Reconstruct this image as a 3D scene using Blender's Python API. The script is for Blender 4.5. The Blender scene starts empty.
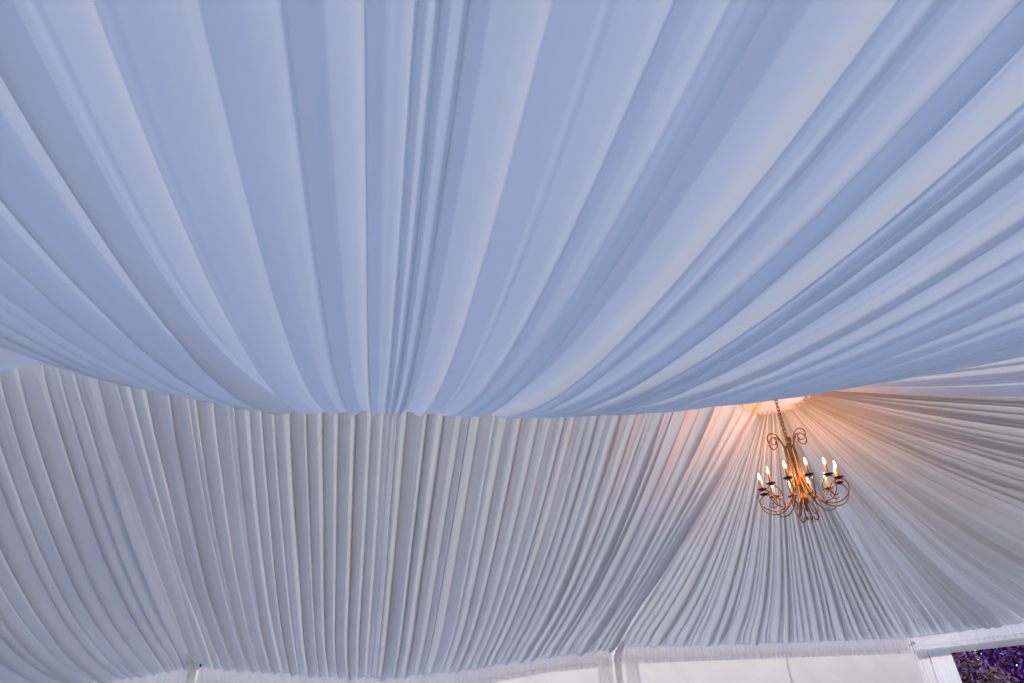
import bpy, math, random
import numpy as np
from mathutils import Vector, Matrix
random.seed(7)
rng = np.random.default_rng(11)
scene = bpy.context.scene
C = scene.collection
PI = math.pi

# ------------------------------------------------------------------ tent size (metres)
BAY = 6.1          # bay length along the ridge (x)
HALF = 5.41        # ridge to eave (y)
EAVE = 2.40
RIDGE = 4.234
CAP_R = 0.29
END = BAY + HALF   # x of the hip end wall
HUB = np.array([BAY, 0.0, RIDGE])

def ridge_z(x):
    return RIDGE - .11*np.clip(1-np.asarray(x, float)/BAY, 0, 1)

# ------------------------------------------------------------------ materials
def new_mat(name):
    m = bpy.data.materials.new(name); m.use_nodes = True
    nt = m.node_tree; nt.nodes.clear()
    out = nt.nodes.new('ShaderNodeOutputMaterial')
    return m, nt, out

def fabric(name, col, trans_col, trans, weave=.05, bump=.25):
    m, nt, out = new_mat(name); N = nt.nodes.new; L = nt.links.new
    tc = N('ShaderNodeTexCoord')
    nz = N('ShaderNodeTexNoise'); nz.inputs['Scale'].default_value = 2.2; nz.inputs['Detail'].default_value = 3
    L(tc.outputs['Object'], nz.inputs['Vector'])
    def tint(c):
        mx = N('ShaderNodeMix'); mx.data_type = 'RGBA'
        L(nz.outputs['Fac'], mx.inputs[0])
        mx.inputs[6].default_value = (c[0]*(1-weave), c[1]*(1-weave), c[2]*(1-weave), 1)
        mx.inputs[7].default_value = (min(c[0]*(1+weave), 1), min(c[1]*(1+weave), 1), min(c[2]*(1+weave), 1), 1)
        return mx.outputs[2]
    crs = N('ShaderNodeTexNoise'); crs.inputs['Scale'].default_value = 9; crs.inputs['Detail'].default_value = 4
    L(tc.outputs['Object'], crs.inputs['Vector'])
    bp = N('ShaderNodeBump'); bp.inputs['Strength'].default_value = bump; bp.inputs['Distance'].default_value = .012
    L(crs.outputs['Fac'], bp.inputs['Height'])
    d = N('ShaderNodeBsdfDiffuse'); L(tint(col), d.inputs['Color']); L(bp.outputs['Normal'], d.inputs['Normal'])
    t = N('ShaderNodeBsdfTranslucent'); L(tint(trans_col), t.inputs['Color']); L(bp.outputs['Normal'], t.inputs['Normal'])
    mix = N('ShaderNodeMixShader'); mix.inputs[0].default_value = trans
    L(d.outputs[0], mix.inputs[1]); L(t.outputs[0], mix.inputs[2]); L(mix.outputs[0], out.inputs['Surface'])
    return m

def principled(name, col, rough=.5, metal=0., noise=.1, nscale=8, bump=0., emis=None, estr=0.):
    m, nt, out = new_mat(name); N = nt.nodes.new; L = nt.links.new
    p = N('ShaderNodeBsdfPrincipled'); L(p.outputs[0], out.inputs['Surface'])
    p.inputs['Roughness'].default_value = rough; p.inputs['Metallic'].default_value = metal
    tc = N('ShaderNodeTexCoord'); nz = N('ShaderNodeTexNoise'); nz.inputs['Scale'].default_value = nscale
    nz.inputs['Detail'].default_value = 4
    L(tc.outputs['Object'], nz.inputs['Vector'])
    mx = N('ShaderNodeMix'); mx.data_type = 'RGBA'; L(nz.outputs['Fac'], mx.inputs[0])
    mx.inputs[6].default_value = tuple(c*(1-noise) for c in col)+(1,)
    mx.inputs[7].default_value = tuple(min(1, c*(1+noise)) for c in col)+(1,)
    L(mx.outputs[2], p.inputs['Base Color'])
    if bump:
        b = N('ShaderNodeBump'); b.inputs['Strength'].default_value = bump; L(nz.outputs['Fac'], b.inputs['Height'])
        L(b.outputs[0], p.inputs['Normal'])
    if emis:
        p.inputs['Emission Color'].default_value = tuple(emis)+(1,); p.inputs['Emission Strength'].default_value = estr
    return m

M = {}
M['liner'] = fabric('liner_chiffon', (.65, .625, .585), (.74, .735, .72), .34)
M['cap'] = fabric('cap_fabric', (.65, .625, .585), (.74, .735, .72), .25)
M['wall'] = fabric('sidewall_fabric', (.86, .85, .85), (.95, .945, .94), .75, bump=.35)
M['valance'] = fabric('valance_fabric', (.84, .83, .84), (.92, .91, .93), .5)
M['lace'] = fabric('pole_sleeve_fabric', (.9, .88, .84), (.95, .93, .9), .6, weave=.12, bump=.8)
M['bronze'] = principled('antique_bronze', (.17, .10, .045), .42, .8, .35, 30)
M['dark_bronze'] = principled('dark_bronze', (.09, .05, .03), .45, .7, .2, 30)
M['candle'] = principled('candle_sleeve', (.45, .30, .15), .6, 0, .15, 20)
M['bulb'] = principled('flame_bulb', (1, .8, .5), .3, 0, 0, 5, emis=(1, .60, .25), estr=5)
M['dark'] = principled('black_clip', (.02, .02, .02), .5)
M['floor'] = principled('event_floor', (.26, .21, .20), .7, 0, .15, 1.5)
M['bounce_ground'] = principled('pale_bounce_ground', (.40, .385, .37), .95, 0, .25, 3, bump=.3)  # unseen ground, made pale so its bounce lights the walls without a tint
M['bark'] = principled('bark', (.1, .065, .05), .9, 0, .4, 14, bump=.5)
M['white_metal'] = principled('white_frame', (.8, .8, .8), .4, 0, .03)

def leaf_mat(name, cols):
    m, nt, out = new_mat(name); N = nt.nodes.new; L = nt.links.new
    g = N('ShaderNodeNewGeometry'); r = N('ShaderNodeValToRGB')
    el = r.color_ramp.elements
    while len(el) < len(cols): el.new(.5)
    for i, c in enumerate(cols): el[i].position = i/len(cols); el[i].color = tuple(c)+(1,)
    r.color_ramp.interpolation = 'CONSTANT'
    L(g.outputs['Random Per Island'], r.inputs[0])
    d = N('ShaderNodeBsdfDiffuse'); t = N('ShaderNodeBsdfTranslucent'); L(r.outputs[0], d.inputs[0]); L(r.outputs[0], t.inputs[0])
    mx = N('ShaderNodeMixShader'); mx.inputs[0].default_value = .3
    L(d.outputs[0], mx.inputs[1]); L(t.outputs[0], mx.inputs[2]); L(mx.outputs[0], out.inputs['Surface'])
    return m
M['purple_leaf'] = leaf_mat('purple_leaves', [(.24, .04, .26), (.32, .12, .5), (.04, .01, .04), (.42, .3, .72), (.3, .06, .24), (.26, .1, .1)])
M['brown_leaf'] = leaf_mat('brown_leaves', [(.34, .17, .13), (.14, .05, .08), (.5, .36, .32), (.08, .015, .07), (.3, .12, .24), (.36, .22, .1)])

# ------------------------------------------------------------------ object helpers
def link(o, parent=None):
    C.objects.link(o)
    if parent is not None: o.parent = parent
    return o
def tag(o, label, cat, group=None):
    o['label'] = label; o['category'] = cat
    if group: o['group'] = group
    return o
def thing(name, loc, label, cat, group=None):
    o = bpy.data.objects.new(name, None); o.empty_display_size = .1; o.location = loc
    link(o); return tag(o, label, cat, group)
def mesh_obj(name, verts, faces, mat, parent=None, smooth=True, origin=None):
    verts = np.asarray(verts, float)
    if origin is not None: verts = verts-np.asarray(origin, float)
    me = bpy.data.meshes.new(name)
    me.from_pydata(verts.tolist(), [], [list(map(int, f)) for f in faces])
    me.update()
    if smooth: me.polygons.foreach_set('use_smooth', [True]*len(me.polygons))
    me.materials.append(mat)
    o = bpy.data.objects.new(name, me)
    if origin is not None: o.location = tuple(origin)
    return link(o, parent)
def grid_faces(nu, nt):
    i, j = np.meshgrid(np.arange(nu-1), np.arange(nt-1), indexing='ij')
    a = i*nt+j
    return np.stack([a, a+1, a+nt+1, a+nt], -1).reshape(-1, 4)
def structure(o):
    o['kind'] = 'structure'; return o

class MB:
    """collects primitive shapes for ONE mesh part"""
    def __init__(s): s.v = []; s.f = []
    def add(s, v, f):
        n = len(s.v); s.v += [tuple(p) for p in v]; s.f += [[k+n for k in q] for q in f]
    def tube(s, pts, rad, seg=8, cap=True):
        pts = [Vector(p) for p in pts]; n = len(pts)
        rads = rad if hasattr(rad, '__len__') else [rad]*n
        tn = [(pts[min(i+1, n-1)]-pts[max(i-1, 0)]).normalized() for i in range(n)]
        ref = Vector((0, 0, 1)) if abs(tn[0].z) < .9 else Vector((1, 0, 0))
        nrm = tn[0].cross(ref).normalized(); V = []
        for i in range(n):
            if i: nrm = (nrm-tn[i]*nrm.dot(tn[i])).normalized()
            b = tn[i].cross(nrm)
            for k in range(seg):
                a = 2*PI*k/seg
                V.append(pts[i]+(nrm*math.cos(a)+b*math.sin(a))*rads[i])
        F = [[i*seg+k, i*seg+(k+1) % seg, (i+1)*seg+(k+1) % seg, (i+1)*seg+k] for i in range(n-1) for k in range(seg)]
        if cap: F += [list(range(seg))[::-1], [(n-1)*seg+k for k in range(seg)]]
        s.add(V, F)
    def lathe(s, prof, seg=16, at=(0, 0, 0)):
        V = []; n = len(prof)
        for r, z in prof:
            for k in range(seg):
                a = 2*PI*k/seg; V.append((at[0]+r*math.cos(a), at[1]+r*math.sin(a), at[2]+z))
        F = [[i*seg+k, i*seg+(k+1) % seg, (i+1)*seg+(k+1) % seg, (i+1)*seg+k] for i in range(n-1) for k in range(seg)]
        F += [list(range(seg))[::-1], [(n-1)*seg+k for k in range(seg)]]
        s.add(V, F)
    def box(s, a, b):
        (x0, y0, z0), (x1, y1, z1) = a, b
        s.add([(x0, y0, z0), (x1, y0, z0), (x1, y1, z0), (x0, y1, z0), (x0, y0, z1), (x1, y0, z1), (x1, y1, z1), (x0, y1, z1)],
              [[0, 3, 2, 1], [4, 5, 6, 7], [0, 1, 5, 4], [1, 2, 6, 5], [2, 3, 7, 6], [3, 0, 4, 7]])
    def build(s, name, mat, parent=None, smooth=True):
        return mesh_obj(name, s.v, s.f, mat, parent, smooth)

def spline(pts, n=40):
    """Catmull-Rom through pts"""
    P = [np.array(p, float) for p in pts]; P = [2*P[0]-P[1]]+P+[2*P[-1]-P[-2]]
    out = []; m = len(P)-3
    for k in range(n+1):
        u = k/n*m; i = min(int(u), m-1); t = u-i
        a, b, c, d = P[i:i+4]
        out.append(.5*((2*b)+(c-a)*t+(2*a-5*b+4*c-d)*t*t+(3*b-a-3*c+d)*t**3))
    return out

# ------------------------------------------------------------------ pleated fabric panels
def smooth_noise(n, m, seed):
    """n curves of smooth random values in 0..1 over a unit interval, m control points"""
    r = np.random.default_rng(seed); k = r.random((n, m))
    def ev(i, t):
        x = np.clip(t, 0, .9999)*(m-1); j = x.astype(int); f = x-j; f = f*f*(3-2*f)
        return k[i, j]*(1-f)+k[i, np.minimum(j+1, m-1)]*f
    return ev

def fold_field(u, t, n, seed, jitter=.35, skew=.78, flip=False, wander=.25, fine=.2, pinch=(1., 1.)):
    """height 0..1 of gathered folds; u across, t along, n folds"""
    r = np.random.default_rng(seed)
    e = (np.arange(n+1)+r.uniform(-jitter, jitter, n+1))/n; e[0] = -1e-6; e[-1] = 1+1e-6; e = np.sort(e)
    w = np.zeros_like(u)
    for k in range(3):
        fr = r.uniform(1.5, 6); ph = r.uniform(0, 6.28); ph2 = r.uniform(0, 6.28)
        w += np.sin(fr*6.28*u+ph)*np.sin((1.1+k)*2.2*t+ph2)/3
    ww = np.clip(u+w*wander/n*(4*u*(1-u)), 0, 1)
    i = np.clip(np.searchsorted(e, ww.ravel(), side='right')-1, 0, n-1).reshape(u.shape)
    v = (ww-e[i])/(e[i+1]-e[i])
    sk = np.clip(skew+r.uniform(-.12, .16, n), .12, .9)[i]
    if flip: v = 1-v
    up = np.clip(v/sk, 0, 1); dn = np.clip((1-v)/(1-sk), 0, 1)
    h = np.where(v < sk, up**1.9, dn**1.45)
    amp = (.35+.65*r.random(n))[i]*(.55+.45*smooth_noise(n, 5, seed+1)(i, t))
    wid = (e[i+1]-e[i])*n
    h = h*amp*np.clip(wid, .4, 1.5)
    # finer creases riding on the folds, stronger by the gathered ends
    ends = np.exp(-t/.12)*pinch[0]+np.exp(-(1-t)/.12)*pinch[1]
    n2 = int(n*2.7); i2 = np.clip((ww*n2).astype(int), 0, n2-1); v2 = ww*n2-i2
    a2 = (r.random(n2) > .45).astype(float)*r.random(n2)
    h = h+fine*a2[i2]*(1-np.abs(2*v2-1))*(.35*smooth_noise(n2, 4, seed+2)(i2, t)+.9*ends)
    return h

def ridge_field(u, t, ridges, seed, fine=.003):
    """heights in metres of soft folds whose sharp ridges run at the given places; ridges = (place, dip place 0..1 to the next ridge, depth per gap)"""
    r = np.random.default_rng(seed); R = np.array(ridges); n = len(R)
    w = u+.0012*np.sin(23*u+5*t)*np.sin(4*t+9*u)
    i = np.clip(np.searchsorted(R[:, 0], w.ravel(), side='right')-1, 0, n-2).reshape(u.shape)
    a, b = R[i, 0], R[i+1, 0]; gap = (b-a)*BAY; q = R[i, 1]; dep = R[:, 2]*(.75+.5*r.random(n))
    v = np.clip((w-a)/(b-a), 0, 1)
    ns = smooth_noise(n, 5, seed+1); k = .7+.5*ns(i, t)
    d = np.minimum(gap, .2)*dep[i]*k*.8                   # depth of the dip between two ridges
    d *= 1+.6*np.exp(-(t-.5)**2/.02)
    nxt = np.minimum(i+1, n-1); crisp = np.where(R[:, 2] >= .2, .4+.6*r.random(n), .15)
    pinch = crisp[nxt]*np.exp(-(b-w)/.0020)+crisp[i]*np.exp(-(w-a)/.0007)
    left = np.clip(1-v/q, 0, 1); right = np.clip(1-(1-v)/(1-q), 0, 1)
    px = r.uniform(3.5, 8, n)[i]
    h = np.where(v < q, left**1.35, .3*right**1.5+.7*right**px)
    n2 = 260; i2 = np.clip((w*n2).astype(int), 0, n2-1); v2 = w*n2-i2
    a2 = (r.random(n2) > .5)*r.random(n2)
    return -d*(1-h)+.009*pinch*(.5+.5*k/1.2)+fine*a2[i2]*np.sin(PI*v2)**2*smooth_noise(n2, 4, seed+2)(i2, t)

def panel(base, nu, nt, folds, amp, seed, name, mat, label, tbias=1.0, amp_t=None, bias=.3, ridges=None, **kw):
    """base(u,t) -> (..,3) points; displaced towards the room along its normal"""
    u = np.linspace(0, 1, nu)[:, None]*np.ones((1, nt)); t = np.ones((nu, 1))*(np.linspace(0, 1, nt)**tbias)[None]
    P = base(u, t); e = 1e-3
    du = base(np.clip(u+e, 0, 1), t)-base(np.clip(u-e, 0, 1), t); dt = base(u, np.clip(t+e, 0, 1))-base(u, np.clip(t-e, 0, 1))
    nrm = np.cross(du, dt); nrm /= np.linalg.norm(nrm, axis=-1, keepdims=True)+1e-12
    nrm *= -np.sign(nrm[..., 2:3]+1e-9)          # point down
    edge = np.clip(np.minimum(u, 1-u)*folds*3, 0, 1)
    if ridges is None:
        h = fold_field(u, t, folds, seed, **kw)
        h = bias+(h-bias)*edge; bias = bias*(1-np.clip((t-.9)/.1, 0, 1))
    else:
        h = ridge_field(u, t, ridges, seed)*edge; bias = 0
    a = amp if amp_t is None else amp*amp_t(u, t)
    P = P+nrm*((h-bias)*a)[..., None]
    org = P.reshape(-1, 3).mean(0); org[2] = P[..., 2].min()
    o = mesh_obj(name, P.reshape(-1, 3), grid_faces(nu, nt), mat, origin=org)
    return tag(o, label, 'ceiling drape')

SN = np.array([0, .03, .07, .13, .2, .3, .4, .5, .6, .7, .8, .87, .93, .97, 1])
W_MID = np.array([0., .139, .278, .417, .563, .679, .671, .657, .613, .521, .404, .307, .208, .106, 0.])
W_LEFT = np.array([0., .162, .304, .413, .492, .544, .549, .548, .536, .55, .594, .643, .64, .431, 0.])
def lerp(a, b, t): return a+(b-a)*t
def near_base(x0, wtab):
    def f(u, t):
        x = x0+u*BAY; zr = ridge_z(x)
        w = np.interp(u, SN, wtab)
        return np.stack([x, -HALF*t, lerp(zr, EAVE, t)-w*4*t*(1-t)], -1)
    return f
def hem_drop_mid(x):
    return np.interp(x, [0, 1, 2, 2.6, 3.4, 4, 5, BAY], [.09, .19, .28, .31, .28, .22, .10, .04])
def hem_drop_left(x):
    return np.interp(x, [-BAY, -4.5, -3, -1.5, -.6, 0], [.05, .25, .32, .27, .17, .09])
def far_base(x0, drop, sag):
    def f(u, t):
        x = x0+u*BAY; zr = ridge_z(x); s = (4*u*(1-u))**.6
        z = lerp(zr, EAVE-drop(x), t)-sag*s*(4*t*(1-t))
        return np.stack([x, HALF*t, z], -1)
    return f
def radial_base(p0, p1, sag, drop):
    p0 = np.array(p0, float); p1 = np.array(p1, float)
    def f(u, t):
        hem = p0+(p1-p0)*u[..., None]; hem[..., 2] = EAVE-drop*4*u*(1-u)
        d = hem-HUB; ln = np.linalg.norm(d[..., :2], axis=-1, keepdims=True)
        cap = HUB+d/ln*CAP_R
        P = cap+(hem-cap)*t[..., None]
        P[..., 2] -= sag*(4*u*(1-u))**.6*4*t*(1-t)
        return P
    return f

end_amp = lambda u, t: np.clip(t/.04, 0, 1)*(.45+.55*np.clip(t/.12, 0, 1)*np.clip((1-t)/.08, 0, 1))
rad_amp = lambda u, t: (.25+.9*t)*(.13+.87*np.clip((1-t)/.09, 0, 1))

RIDGES = [(-.01, .5, .3), (.02, .5, .3), (.045, .5, .3), (.07, .4, .3), (.1, .5, .3), (.125, .5, .3), (.15, .45, .3), (.172, .5, .3), (.192, .5, .25), (.208, .45, .3), (.225, .5, .3),
          (.236, .5, .2), (.247, .5, .3), (.265, .45, .3), (.283, .5, .28), (.304, .25, .32), (.327, .5, .10), (.346, .5, .16), (.362, .45, .26), (.377, .5, .22),
          (.387, .45, .5), (.3915, .4, .5), (.397, .3, .22), (.413, .5, .13), (.4375, .5, .22), (.4485, .6, .15), (.457, .5, .3), (.482, .5, .18), (.491, .4, .3), (.507, .5, .26),
          (.5165, .45, .4), (.532, .5, .3), (.5385, .4, .5), (.543, .5, .5), (.554, .5, .4), (.58, .45, .35), (.598, .5, .28), (.618, .5, .2), (.642, .45, .3), (.668, .5, .3), (.69, .5, .35), (.71, .5, .3), (.73, .5, .35),
          (.755, .5, .3), (.775, .5, .3), (.8, .5, .3), (.826, .5, .3), (.85, .5, .3), (.88, .5, .3), (.91, .5, .3), (.94, .5, .3), (.97, .5, .3), (1.01, .5, .3)]
panel(near_base(0, W_MID), 3000, 80, 44, 1.0, 21, 'ceiling_drape', M['liner'],
      'large pale blue swag of ceiling fabric sagging overhead across the foreground', ridges=RIDGES)
panel(near_base(-BAY, W_LEFT), 700, 60, 46, .06, 22, 'ceiling_drape', M['liner'],
      'sliver of beige ceiling fabric tucked behind the blue swag at the left edge', amp_t=end_amp, skew=.34)
panel(far_base(0, hem_drop_mid, .36), 1100, 70, 48, .125, 23, 'ceiling_drape', M['liner'],
      'pleated grey lilac ceiling panel between the two pole sleeves, below the blue swag', amp_t=end_amp, skew=.32, jitter=.45, fine=.26)
panel(far_base(-BAY, hem_drop_left, .62), 900, 70, 46, .14, 24, 'ceiling_drape', M['liner'],
      'dark grey pleated ceiling panel left of the leftmost pole sleeve', amp_t=end_amp, skew=.34)
panel(radial_base((BAY, HALF, EAVE), (END, HALF, EAVE), .30, .02), 1000, 70, 33, .15, 125, 'ceiling_drape', M['liner'],
      'triangular pleated ceiling panel fanning down behind the chandelier to the back wall', amp_t=rad_amp, skew=.42, jitter=.55, wander=.5, fine=.28)
panel(radial_base((END, HALF, EAVE), (END, -HALF, EAVE), .34, .03), 1300, 70, 68, .21, 226, 'ceiling_drape', M['liner'],
      'pleated ceiling panel fanning right from the chandelier peak above the opening', amp_t=rad_amp, skew=.42, jitter=.55, wander=.5, fine=.28)
panel(radial_base((END, -HALF, EAVE), (BAY, -HALF, EAVE), .30, .02), 700, 60, 46, .085, 27, 'ceiling_drape', M['liner'],
      'thin strip of pleated ceiling fabric between the blue swag and the right fan panel', amp_t=rad_amp, skew=.42, jitter=.55, wander=.5, fine=.28)

# smooth round cap of cloth covering the peak
nr, na = 10, 72; V = []
for i in range(nr+1):
    r = CAP_R*1.08*i/nr
    for k in range(na):
        a = 2*PI*k/na
        V.append((r*math.cos(a), r*math.sin(a), -.30*r-.004-.003*math.sin(9*a+r*8)*(i/nr)-(0.008 if i == nr else 0)))
F = [[i*na+k, i*na+(k+1) % na, (i+1)*na+(k+1) % na, (i+1)*na+k] for i in range(nr) for k in range(na)]
cap = thing('peak_cap', tuple(HUB-np.array([0, 0, .02])), 'smooth round fabric cap at the peak where the chandelier chain hangs', 'fabric cap')
mesh_obj('cap_cloth', V, F, M['cap'], cap)
mb = MB(); mb.tube([(CAP_R*1.085*math.cos(a), CAP_R*1.085*math.sin(a), -.30*CAP_R*1.085-.014) for a in np.linspace(0, 2*PI, 73)], .006, 6, False)
mb.build('piped_edge', M['cap'], cap)

# ------------------------------------------------------------------ valances along the eaves
def valance(p0, p1, drop, label, seed, h=.25, inward=(0, -1), pleats=70):
    p0 = np.array(p0, float); p1 = np.array(p1, float); inward = np.array([inward[0], inward[1], 0.])
    nu, nt = pleats*10, 9
    u = np.linspace(0, 1, nu)[:, None]*np.ones((1, nt)); t = np.ones((nu, 1))*np.linspace(0, 1, nt)[None]
    P = p0+(p1-p0)*u[..., None]; top = EAVE-drop(P[..., 0], P[..., 1])
    f = fold_field(u, t*.6+.2, pleats, seed, jitter=.3, skew=.5, wander=.3, fine=.2)
    P[..., 2] = top+.024-h*t-.012*f*t
    P = P+inward*(.02+.032*f*(.25+.75*t))[..., None]
    e = thing('valance', tuple((p0+p1)/2-np.array([0, 0, h])), label, 'valance')
    off = np.array(e.location)
    mesh_obj('ruffle', P.reshape(-1, 3)-off, grid_faces(nu, nt), M['valance'], e)
    # stitched header tape two thirds of the way down
    n = 120; mb = MB(); pts = []
    q = P[np.linspace(0, nu-1, n).astype(int), 6]
    mb.tube([tuple(a-off+inward*.012) for a in q], .0045, 6)
    mb.build('stitched_seam', M['valance'], e)
valance((-BAY, HALF, EAVE), (-.06, HALF, EAVE), lambda x, y: hem_drop_left(x), 'white ruffled valance under the dark left ceiling panel', 31)
valance((.06, HALF, EAVE), (BAY-.06, HALF, EAVE), lambda x, y: hem_drop_mid(x), 'white ruffled valance sagging between the two pole sleeves', 32)
valance((BAY+.06, HALF, EAVE), (END-.05, HALF, EAVE), lambda x, y: .02*np.ones_like(x), 'straight white ruffled valance under the fan panel below the chandelier', 33)
valance((END, HALF-.05, EAVE), (END, -HALF, EAVE), lambda x, y: .02*np.ones_like(x), 'grey white ruffled valance over the opening at lower right', 34, inward=(-1, 0), pleats=110, h=.22)

# ------------------------------------------------------------------ walls, floor, ground
def wrinkled_wall(name, p0, p1, z0, z1, inward, seed, amp=.02):
    p0 = np.array(p0, float); p1 = np.array(p1, float); L = np.linalg.norm(p1-p0)
    nu, nt = int(L*40), 60
    u = np.linspace(0, 1, nu)[:, None]*np.ones((1, nt)); t = np.ones((nu, 1))*np.linspace(0, 1, nt)[None]
    r = np.random.default_rng(seed); x = u*L; z = z0+(z1-z0)*t; d = np.zeros_like(u)
    for k in range(9):
        a = r.uniform(-1., 1.); fr = r.uniform(2, 8); ph = r.uniform(0, 6.28)
        s = np.sin(fr*(x+a*z*1.3)+ph); env = .5+.5*np.sin(.9*x+r.uniform(0, 6.28)); d += (np.abs(s)**3)*env/5
    P = np.stack([p0[0]+(p1[0]-p0[0])*u, p0[1]+(p1[1]-p0[1])*u, z], -1)+np.array([inward[0], inward[1], 0])*(d*amp)[..., None]
    return structure(mesh_obj(name, P.reshape(-1, 3), grid_faces(nu, nt), M['wall']))
wrinkled_wall('wall_far', (-BAY, HALF+.06), (END+.06, HALF+.06), 0, EAVE+.0, (0, -1), 41, .035)
wrinkled_wall('wall_near_added', (-BAY, -HALF-.06), (END+.06, -HALF-.06), 0, EAVE, (0, 1), 44)  # unseen sidewall behind the camera, added to cut the sky light
wrinkled_wall('wall_right', (END+.06, 0), (END+.06, -HALF), 0, EAVE+.0, (-1, 0), 42)
# unseen pleated gable, added to darken the left end, up to the ridge
nu, nt = 420, 40
u = np.linspace(0, 1, nu)[:, None]*np.ones((1, nt)); t = np.ones((nu, 1))*np.linspace(0, 1, nt)[None]
yy = -HALF+2*HALF*u; zt = lerp(EAVE, float(ridge_z(-BAY)), 1-np.abs(yy)/HALF)
G = np.stack([-BAY-.03+.05*fold_field(u, t, 60, 91), yy, zt*t], -1)
structure(mesh_obj('wall_left_added', G.reshape(-1, 3), grid_faces(nu, nt), M['liner']))
mb = MB(); mb.box((9.06, HALF+.025, 0), (9.10, HALF+.04, EAVE-.06)); structure(mb.build('trim_1', M['wall'], smooth=False))   # seam where two sidewalls overlap
# header of the opening
mb = MB(); mb.box((END+.03, -.02, EAVE-.30), (END+.07, HALF-.1, EAVE-.20)); structure(mb.build('trim_2', M['white_metal'], smooth=False))
mb = MB(); mb.box((-BAY-1, -HALF-.5, -.12), (END+.3, HALF+.3, 0)); structure(mb.build('floor', M['floor'], smooth=False))
mb = MB(); mb.box((-60, -60, -.4), (70, 60, -.1)); structure(mb.build('ground', M['bounce_ground'], smooth=False))

# ------------------------------------------------------------------ gathered sleeves over the poles
def sleeve_mesh(r0, z0, z1, seed, nz=90, seg=40, taper=True):
    r = np.random.default_rng(seed); V = []
    k1 = r.integers(7, 10); ph = r.uniform(0, 6.28)
    for j in range(nz):
        t = j/(nz-1); z = z0+(z1-z0)*t
        for k in range(seg):
            a = PI/2+math.radians(55)+(2*PI-2*math.radians(55))*k/(seg-1)
            top = min(1, max(0, (z-(z1-.45))/.2))
            rr = r0*(1+.16*math.sin(k1*a+ph+1.5*math.sin(9*t))+.20*math.sin(z*62+3*math.sin(a*2+ph))*top+.14*math.sin(z*130+4*math.sin(a+ph))*top)
            if taper: rr *= 1-.55*max(0, (z-(z1-.12))/.12)**1.5
            V.append((rr*math.cos(a), rr*math.sin(a), z))
    # room side only: back left open so wall glow passes a single layer
    F = [[i*seg+k, i*seg+k+1, (i+1)*seg+k+1, (i+1)*seg+k] for i in range(nz-1) for k in range(seg-1)]
    return V, F
def curtain_mesh(x0, x1, z0, z1, n, seed, top=.6, flare=0., depth=.05):
    """a narrow gathered curtain in local xz, folds along z"""
    nu, nt = n*14, 40
    u = np.linspace(0, 1, nu)[:, None]*np.ones((1, nt)); t = np.ones((nu, 1))*np.linspace(0, 1, nt)[None]
    f = fold_field(u, t*.6+.2, n, seed, jitter=.35, skew=.55, fine=.15)
    c = (x0+x1)/2; w = lerp(top, 1., np.clip(t*2.5, 0, 1)**.7)
    X = c+(x0-c+(x1-x0)*u)*w+flare*t
    P = np.stack([X, -depth*f*(.4+.6*t), lerp(z1, z0, t)], -1)
    return P.reshape(-1, 3), grid_faces(nu, nt)
def pole_drape(x, y, label, seed, ztop, curtains=(), clip=False):
    e = thing('pole_drape', (x, y, 0), label, 'pole drape')
    v, f = sleeve_mesh(.046, .0, ztop, seed); v = [(a, b-.40*(max(0, c-2.2)/.24)**1.7, c) for a, b, c in v]   # the top bends inwards along the rafter
    mesh_obj('sleeve', v, f, M['lace'], e)
    for zz, rr in ((EAVE-.2, .054), (EAVE-.07, .054)):
        mb = MB()
        mb.tube([(rr*math.cos(a), rr*math.sin(a)-.40*(max(0, zz-2.2)/.24)**1.7, zz+.006*math.sin(3*a)) for a in np.linspace(0, 2*PI, 33)], .006, 6, False)
        mb.build('tie', M['lace'], e)
    for (x0, x1, z1, n, top, flare, rot) in curtains:
        v, f = curtain_mesh(x0, x1, .02, z1, n, seed+5, top, flare)
        ca, sa = math.cos(rot), math.sin(rot)
        v = [(a*ca-b*sa, a*sa+b*ca, c) for a, b, c in v]
        mesh_obj('curtain', v, f, M['wall'], e)
    if clip:
        mb = MB(); mb.lathe([(.004, -.02), (.012, -.014), (.013, 0), (.008, .012), (.004, .03), (.001, .034)], 10, (.1, -.05, EAVE-.09)); mb.build('clip', M['dark'], e)
    return e
pole_drape(0.0, HALF-.10, 'leftmost white gathered pole sleeve poking up between two ceiling panels', 51, EAVE+.03, clip=True)
pole_drape(BAY, HALF-.10, 'white gathered pole sleeve with curtain folds left of the fan panel', 52, EAVE+.03,
           curtains=((-.36, -.07, EAVE-.16, 5, .7, -.05, 0), (.08, .36, EAVE-.16, 4, .7, .05, 0)))
e = thing('corner_curtain', (END-.03, HALF-.05, 0), 'white gathered curtain hanging in the corner beside the purple foliage opening', 'curtain')
v, f = curtain_mesh(.0, .34, .02, EAVE-.2, 5, 61, .75, .05)
mesh_obj('gathered_folds', [(-a*.6-.02, -a*.8, c) if False else (-.02+b, -a, c) for a, b, c in v], f, M['wall'], e)
v, f = curtain_mesh(.27, .76, .02, EAVE-.2, 4, 62, .9, .0, .035)
mesh_obj('flat_border', [(.02+b, -a, c) for a, b, c in v], f, M['wall'], e)
mb = MB(); mb.tube([(-.03, -.02-.0*k, EAVE-.13+.02*math.sin(k)) for k in np.linspace(0, 1, 3)], .03, 8); mb.lathe([(.004, -.03), (.022, -.022), (.03, 0), (.022, .022), (.004, .03)], 12, (-.045, -.1, EAVE-.1))
mb.build('rosette', M['valance'], e)

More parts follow.
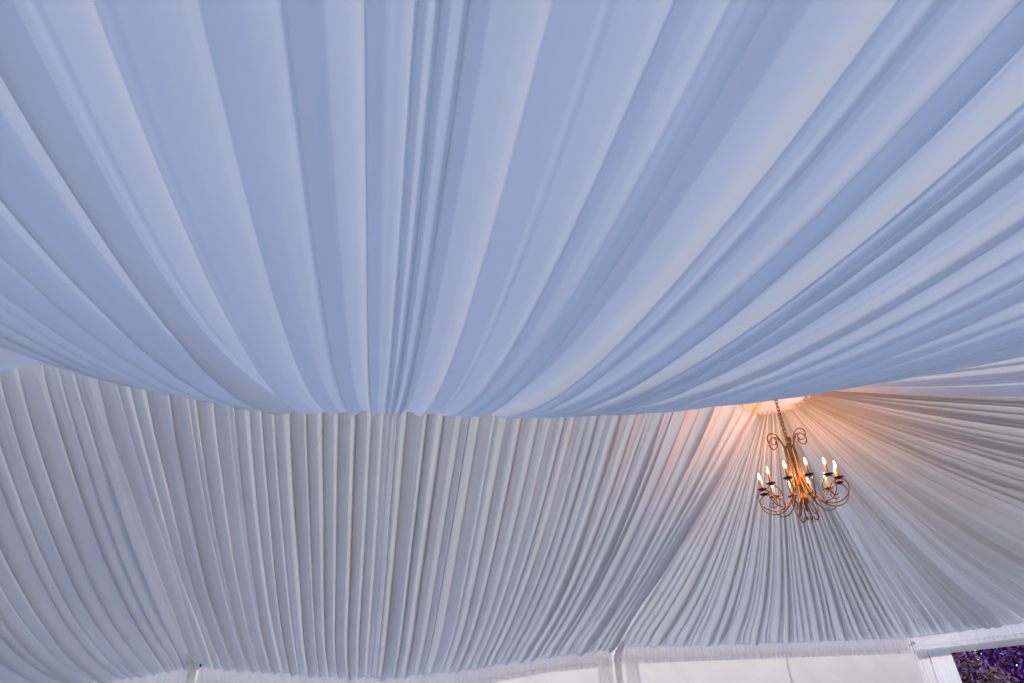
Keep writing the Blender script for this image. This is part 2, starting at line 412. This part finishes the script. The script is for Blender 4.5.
# ------------------------------------------------------------------ foliage beyond the opening
def tree(name, loc, label, r, zc, rz, n, mat, seed, leaf=.06):
    rg = np.random.default_rng(seed); e = thing(name, loc, label, 'tree')
    mb = MB(); mb.tube(spline([(0, 0, -.12), (.05, .03, zc*.35), (-.04, .05, zc*.7), (.02, 0, zc)], 14), [.12-.05*i/14 for i in range(15)], 9)
    for k in range(9):
        a = rg.uniform(0, 6.28); b = rg.uniform(.4, .9)
        mb.tube(spline([(0, 0, zc*rg.uniform(.5, .85)), (.4*r*math.cos(a), .4*r*math.sin(a), zc*.9), (b*r*math.cos(a), b*r*math.sin(a), zc+rg.uniform(-.3, .6)*rz)], 8), [.05-.035*i/8 for i in range(9)], 6)
    mb.build('trunk', M['bark'], e)
    d = rg.normal(size=(n, 3)); d /= np.linalg.norm(d, axis=1)[:, None]; rad = rg.uniform(.25, 1, n)**.45
    bump = 1+.18*np.sin(d[:, 0]*7+seed)*np.sin(d[:, 1]*6)*np.sin(d[:, 2]*8)
    P = d*(rad*bump)[:, None]*np.array([r, r, rz])+np.array([0, 0, zc])
    A = rg.normal(size=(n, 3)); A /= np.linalg.norm(A, axis=1)[:, None]; B = np.cross(A, rg.normal(size=(n, 3))); B /= np.linalg.norm(B, axis=1)[:, None]; Nn = np.cross(A, B)
    s = (leaf*rg.uniform(.6, 1.5, n))[:, None]
    V = np.stack([P-A*s, P-B*s*.5-Nn*s*.12, P+A*s, P+B*s*.5-Nn*s*.12], 1).reshape(-1, 3)
    F = np.arange(n*4).reshape(n, 4)
    mesh_obj('foliage', V, F, mat, e, smooth=False)
tree('flowering_tree', (END+4.2, 8.6, 0), 'purple flowering tree seen through the opening at lower right', 2.1, 2.6, 1.7, 30000, M['purple_leaf'], 71)
tree('flowering_tree', (END+6.2, 4.7, 0), 'purple flowering tree at the very right edge of the opening', 2.0, 2.7, 1.7, 26000, M['purple_leaf'], 72)
tree('brown_shrub', (END+1.4, 6.1, 0), 'brownish leafy shrub low in the opening in front of purple trees', 1.0, 1.15, .95, 14000, M['brown_leaf'], 73, .045)

# ------------------------------------------------------------------ chandelier
HZ = -1.0   # candle pans below the peak
ch = thing('chandelier', tuple(HUB-np.array([0, 0, .06])), 'bronze twelve candle scroll arm chandelier with lit bulbs hanging from the peak', 'chandelier')
def cz(z): return z+.06            # z given relative to the peak
canopy = MB(); canopy.lathe([(.005, .0), (.05, -.01), (.055, -.025), (.03, -.04), (.008, -.055)], 20, (0, 0, cz(-.02))); canopy.build('canopy', M['bronze'], ch)
chain = MB(); chain.tube([(0, 0, cz(-.07)), (0, 0, cz(-.085))], .006, 6)
chain_o = chain.build('chain', M['bronze'], ch)
nl = 12; z0, z1 = -.08, -.55; step = (z0-z1)/nl
link_pts = []
for a in np.linspace(0, 2*PI, 25): link_pts.append((.013*math.cos(a), 0, .028*math.sin(a)))
mb = MB(); mb.tube(link_pts, .0042, 6, False); lo = mb.build('chain_link', M['bronze'], chain_o)
for k in range(nl):
    o = lo if k == 0 else lo.copy()
    if k: link(o, chain_o)
    o.location = (0, 0, cz(z0-step*(k+.5))); o.rotation_euler = (0, 0, .4+(k % 2)*PI/2)
# central stem
st = MB(); st.lathe([(.004, -.52), (.012, -.53), (.008, -.56), (.02, -.585), (.03, -.61), (.014, -.64), (.009, -.70), (.009, -.86), (.018, -.89), (.03, -.93), (.036, -.97), (.022, -1.01), (.014, -1.05), (.034, -1.085), (.042, -1.11), (.03, -1.14), (.012, -1.165), (.017, -1.185), (.011, -1.205), (.002, -1.225)], 16, (0, 0, .06))
st.build('stem', M['bronze'], ch)
fin = MB(); fin.lathe([(.003, -.50), (.012, -.515), (.016, -.54), (.006, -.565), (.012, -.58)], 12, (.03, .0, .06)); fin.build('top_finial', M['bronze'], ch)
# four uprights, each ending in an outward scroll at the crown and a hook at the foot
up_prof = [(.02, -1.12), (.034, -1.0), (.04, -.85), (.04, -.70), (.05, -.60), (.075, -.52), (.115, -.475), (.16, -.478), (.188, -.515), (.182, -.56), (.15, -.585), (.118, -.57), (.108, -.538), (.125, -.52)]
mb = MB(); mb.tube([(r, 0, cz(z)) for r, z in spline(up_prof, 60)], .0062, 7)
upo = mb.build('crown_scroll', M['bronze'], ch)
for k in range(4):
    o = upo if k == 0 else upo.copy()
    if k: link(o, ch)
    o.rotation_euler = (0, 0, math.radians((-65, -10, 115, 170)[k]))
hk = [(.012, -1.06), (.04, -1.13), (.066, -1.20), (.08, -1.26), (.07, -1.30), (.045, -1.295), (.04, -1.265)]
mb = MB(); mb.tube([(r, 0, cz(z)) for r, z in spline(hk, 30)], .0062, 7)
hko = mb.build('bottom_hook', M['bronze'], ch)
for k in range(4):
    o = hko if k == 0 else hko.copy()
    if k: link(o, ch)
    o.rotation_euler = (0, 0, math.radians(35+90*k))
# twelve arms; candle, drip pan and bulb ride on each
arm_prof = [(.045, -.60), (.05, -.70), (.052, -.82), (.06, -.95), (.09, -1.06), (.15, -1.145), (.235, -1.19), (.325, -1.175), (.378, -1.12), (.388, -1.05), (.355, -1.005), (.31, -.998), (.255, -1.03), (.235, -1.085), (.262, -1.125), (.30, -1.115)]
RA = .335; PZ = -.99
mb = MB(); mb.tube([(r, 0, cz(z)) for r, z in spline(arm_prof, 84)], .0052, 7); arm = mb.build('arm', M['bronze'], ch)
mb = MB(); mb.lathe([(.006, -.012), (.010, -.006), (.036, .0), (.042, .006), (.040, .009), (.012, .006)], 18, (RA, 0, cz(PZ))); pan = mb.build('drip_pan', M['dark_bronze'], arm)
mb = MB(); mb.lathe([(.0105, .004), (.0105, .088), (.009, .092), (.005, .093)], 14, (RA, 0, cz(PZ))); can = mb.build('candle', M['candle'], arm)
mb = MB(); mb.lathe([(.005, .092), (.0105, .106), (.0125, .118), (.0095, .133), (.005, .148), (.0012, .160)], 14, (RA, 0, cz(PZ))); bulb = mb.build('flame_bulb', M['bulb'], arm)
lamp_data = bpy.data.lights.new('candle_light', 'POINT'); lamp_data.energy = 4.6; lamp_data.color = (1, .42, .16); lamp_data.shadow_soft_size = .016
for k in range(12):
    ang = math.radians(9+30*k)
    a = arm if k == 0 else arm.copy()
    if k:
        link(a, ch)
        for p in (pan, can, bulb): link(p.copy(), a)
    a.rotation_euler = (0, 0, ang)
    lo_ = bpy.data.objects.new('candle_light', lamp_data); C.objects.link(lo_)
    lo_.location = (BAY+RA*math.cos(ang), RA*math.sin(ang), RIDGE+PZ+.195)

# ------------------------------------------------------------------ sky and sun
SKY_NEAR = (1.85, 2.85, 5.3); SKY_FAR = (.12, .115, .11); HAZE_NEAR = (.5, .45, .42); HAZE_FAR = (5.2, 4.75, 4.6)
w = bpy.data.worlds.new('sky'); scene.world = w; w.use_nodes = True; nt = w.node_tree; nt.nodes.clear()
N = nt.nodes.new; L = nt.links.new
out = N('ShaderNodeOutputWorld'); bg = N('ShaderNodeBackground'); L(bg.outputs[0], out.inputs[0])
tc = N('ShaderNodeTexCoord'); sep = N('ShaderNodeSeparateXYZ'); L(tc.outputs['Generated'], sep.inputs[0])
def ramp(sock, a, b):
    m = N('ShaderNodeMapRange'); m.interpolation_type = 'SMOOTHSTEP'; L(sock, m.inputs[0]); m.inputs[1].default_value = a; m.inputs[2].default_value = b
    return m.outputs[0]
def mixc(fac, c0, c1):
    m = N('ShaderNodeMix'); m.data_type = 'RGBA'; L(fac, m.inputs[0])
    for i, c in ((6, c0), (7, c1)):
        if isinstance(c, tuple): m.inputs[i].default_value = c+(1,)
        else: L(c, m.inputs[i])
    return m.outputs[2]
near = mixc(ramp(sep.outputs['Z'], .08, .7), HAZE_NEAR, SKY_NEAR)     # clear blue sky on the near side
far = mixc(ramp(sep.outputs['Z'], .0, .24), HAZE_FAR, SKY_FAR)         # dull cloud over a bright hazy horizon beyond the tent
sky = mixc(ramp(sep.outputs['Y'], -.6, .04), near, far)
L(sky, bg.inputs[0]); bg.inputs[1].default_value = 1.0
sd = bpy.data.lights.new('sun', 'SUN'); sd.energy = 2.55; sd.angle = math.radians(10); sd.color = (1, .88, .76)
so = bpy.data.objects.new('sun', sd); C.objects.link(so); so.location = (-10, -10, 20)
so.rotation_euler = Vector((-.85, -.26, -.34)).to_track_quat('-Z', 'Y').to_euler()

# ------------------------------------------------------------------ camera
yaw, pitch, roll = -.2242, .5366, -.0498
fw = Vector((-math.sin(yaw)*math.cos(pitch), math.cos(yaw)*math.cos(pitch), math.sin(pitch)))
r = Vector((math.cos(yaw), math.sin(yaw), 0)); u = r.cross(fw)
r2 = r*math.cos(roll)+u*math.sin(roll); u2 = -r*math.sin(roll)+u*math.cos(roll)
cam = bpy.data.cameras.new('camera'); co = bpy.data.objects.new('camera', cam); C.objects.link(co)
mw = Matrix((r2, u2, -fw)).transposed().to_4x4(); mw.translation = (2.3545, -4.895, 1.6); co.matrix_world = mw
cam.sensor_width = 36; cam.lens = 620/1024*36; cam.clip_start = .02; cam.clip_end = 300
scene.camera = co

vs = scene.view_settings; vs.view_transform = 'Standard'; vs.look = 'None'; vs.gamma = 1; vs.use_curve_mapping = False; vs.exposure = -.04
scene.cycles.max_bounces = 10; scene.cycles.diffuse_bounces = 6; scene.cycles.transmission_bounces = 8
scene.cycles.sample_clamp_indirect = 8
try: scene.cycles.use_denoising = True
except Exception: pass
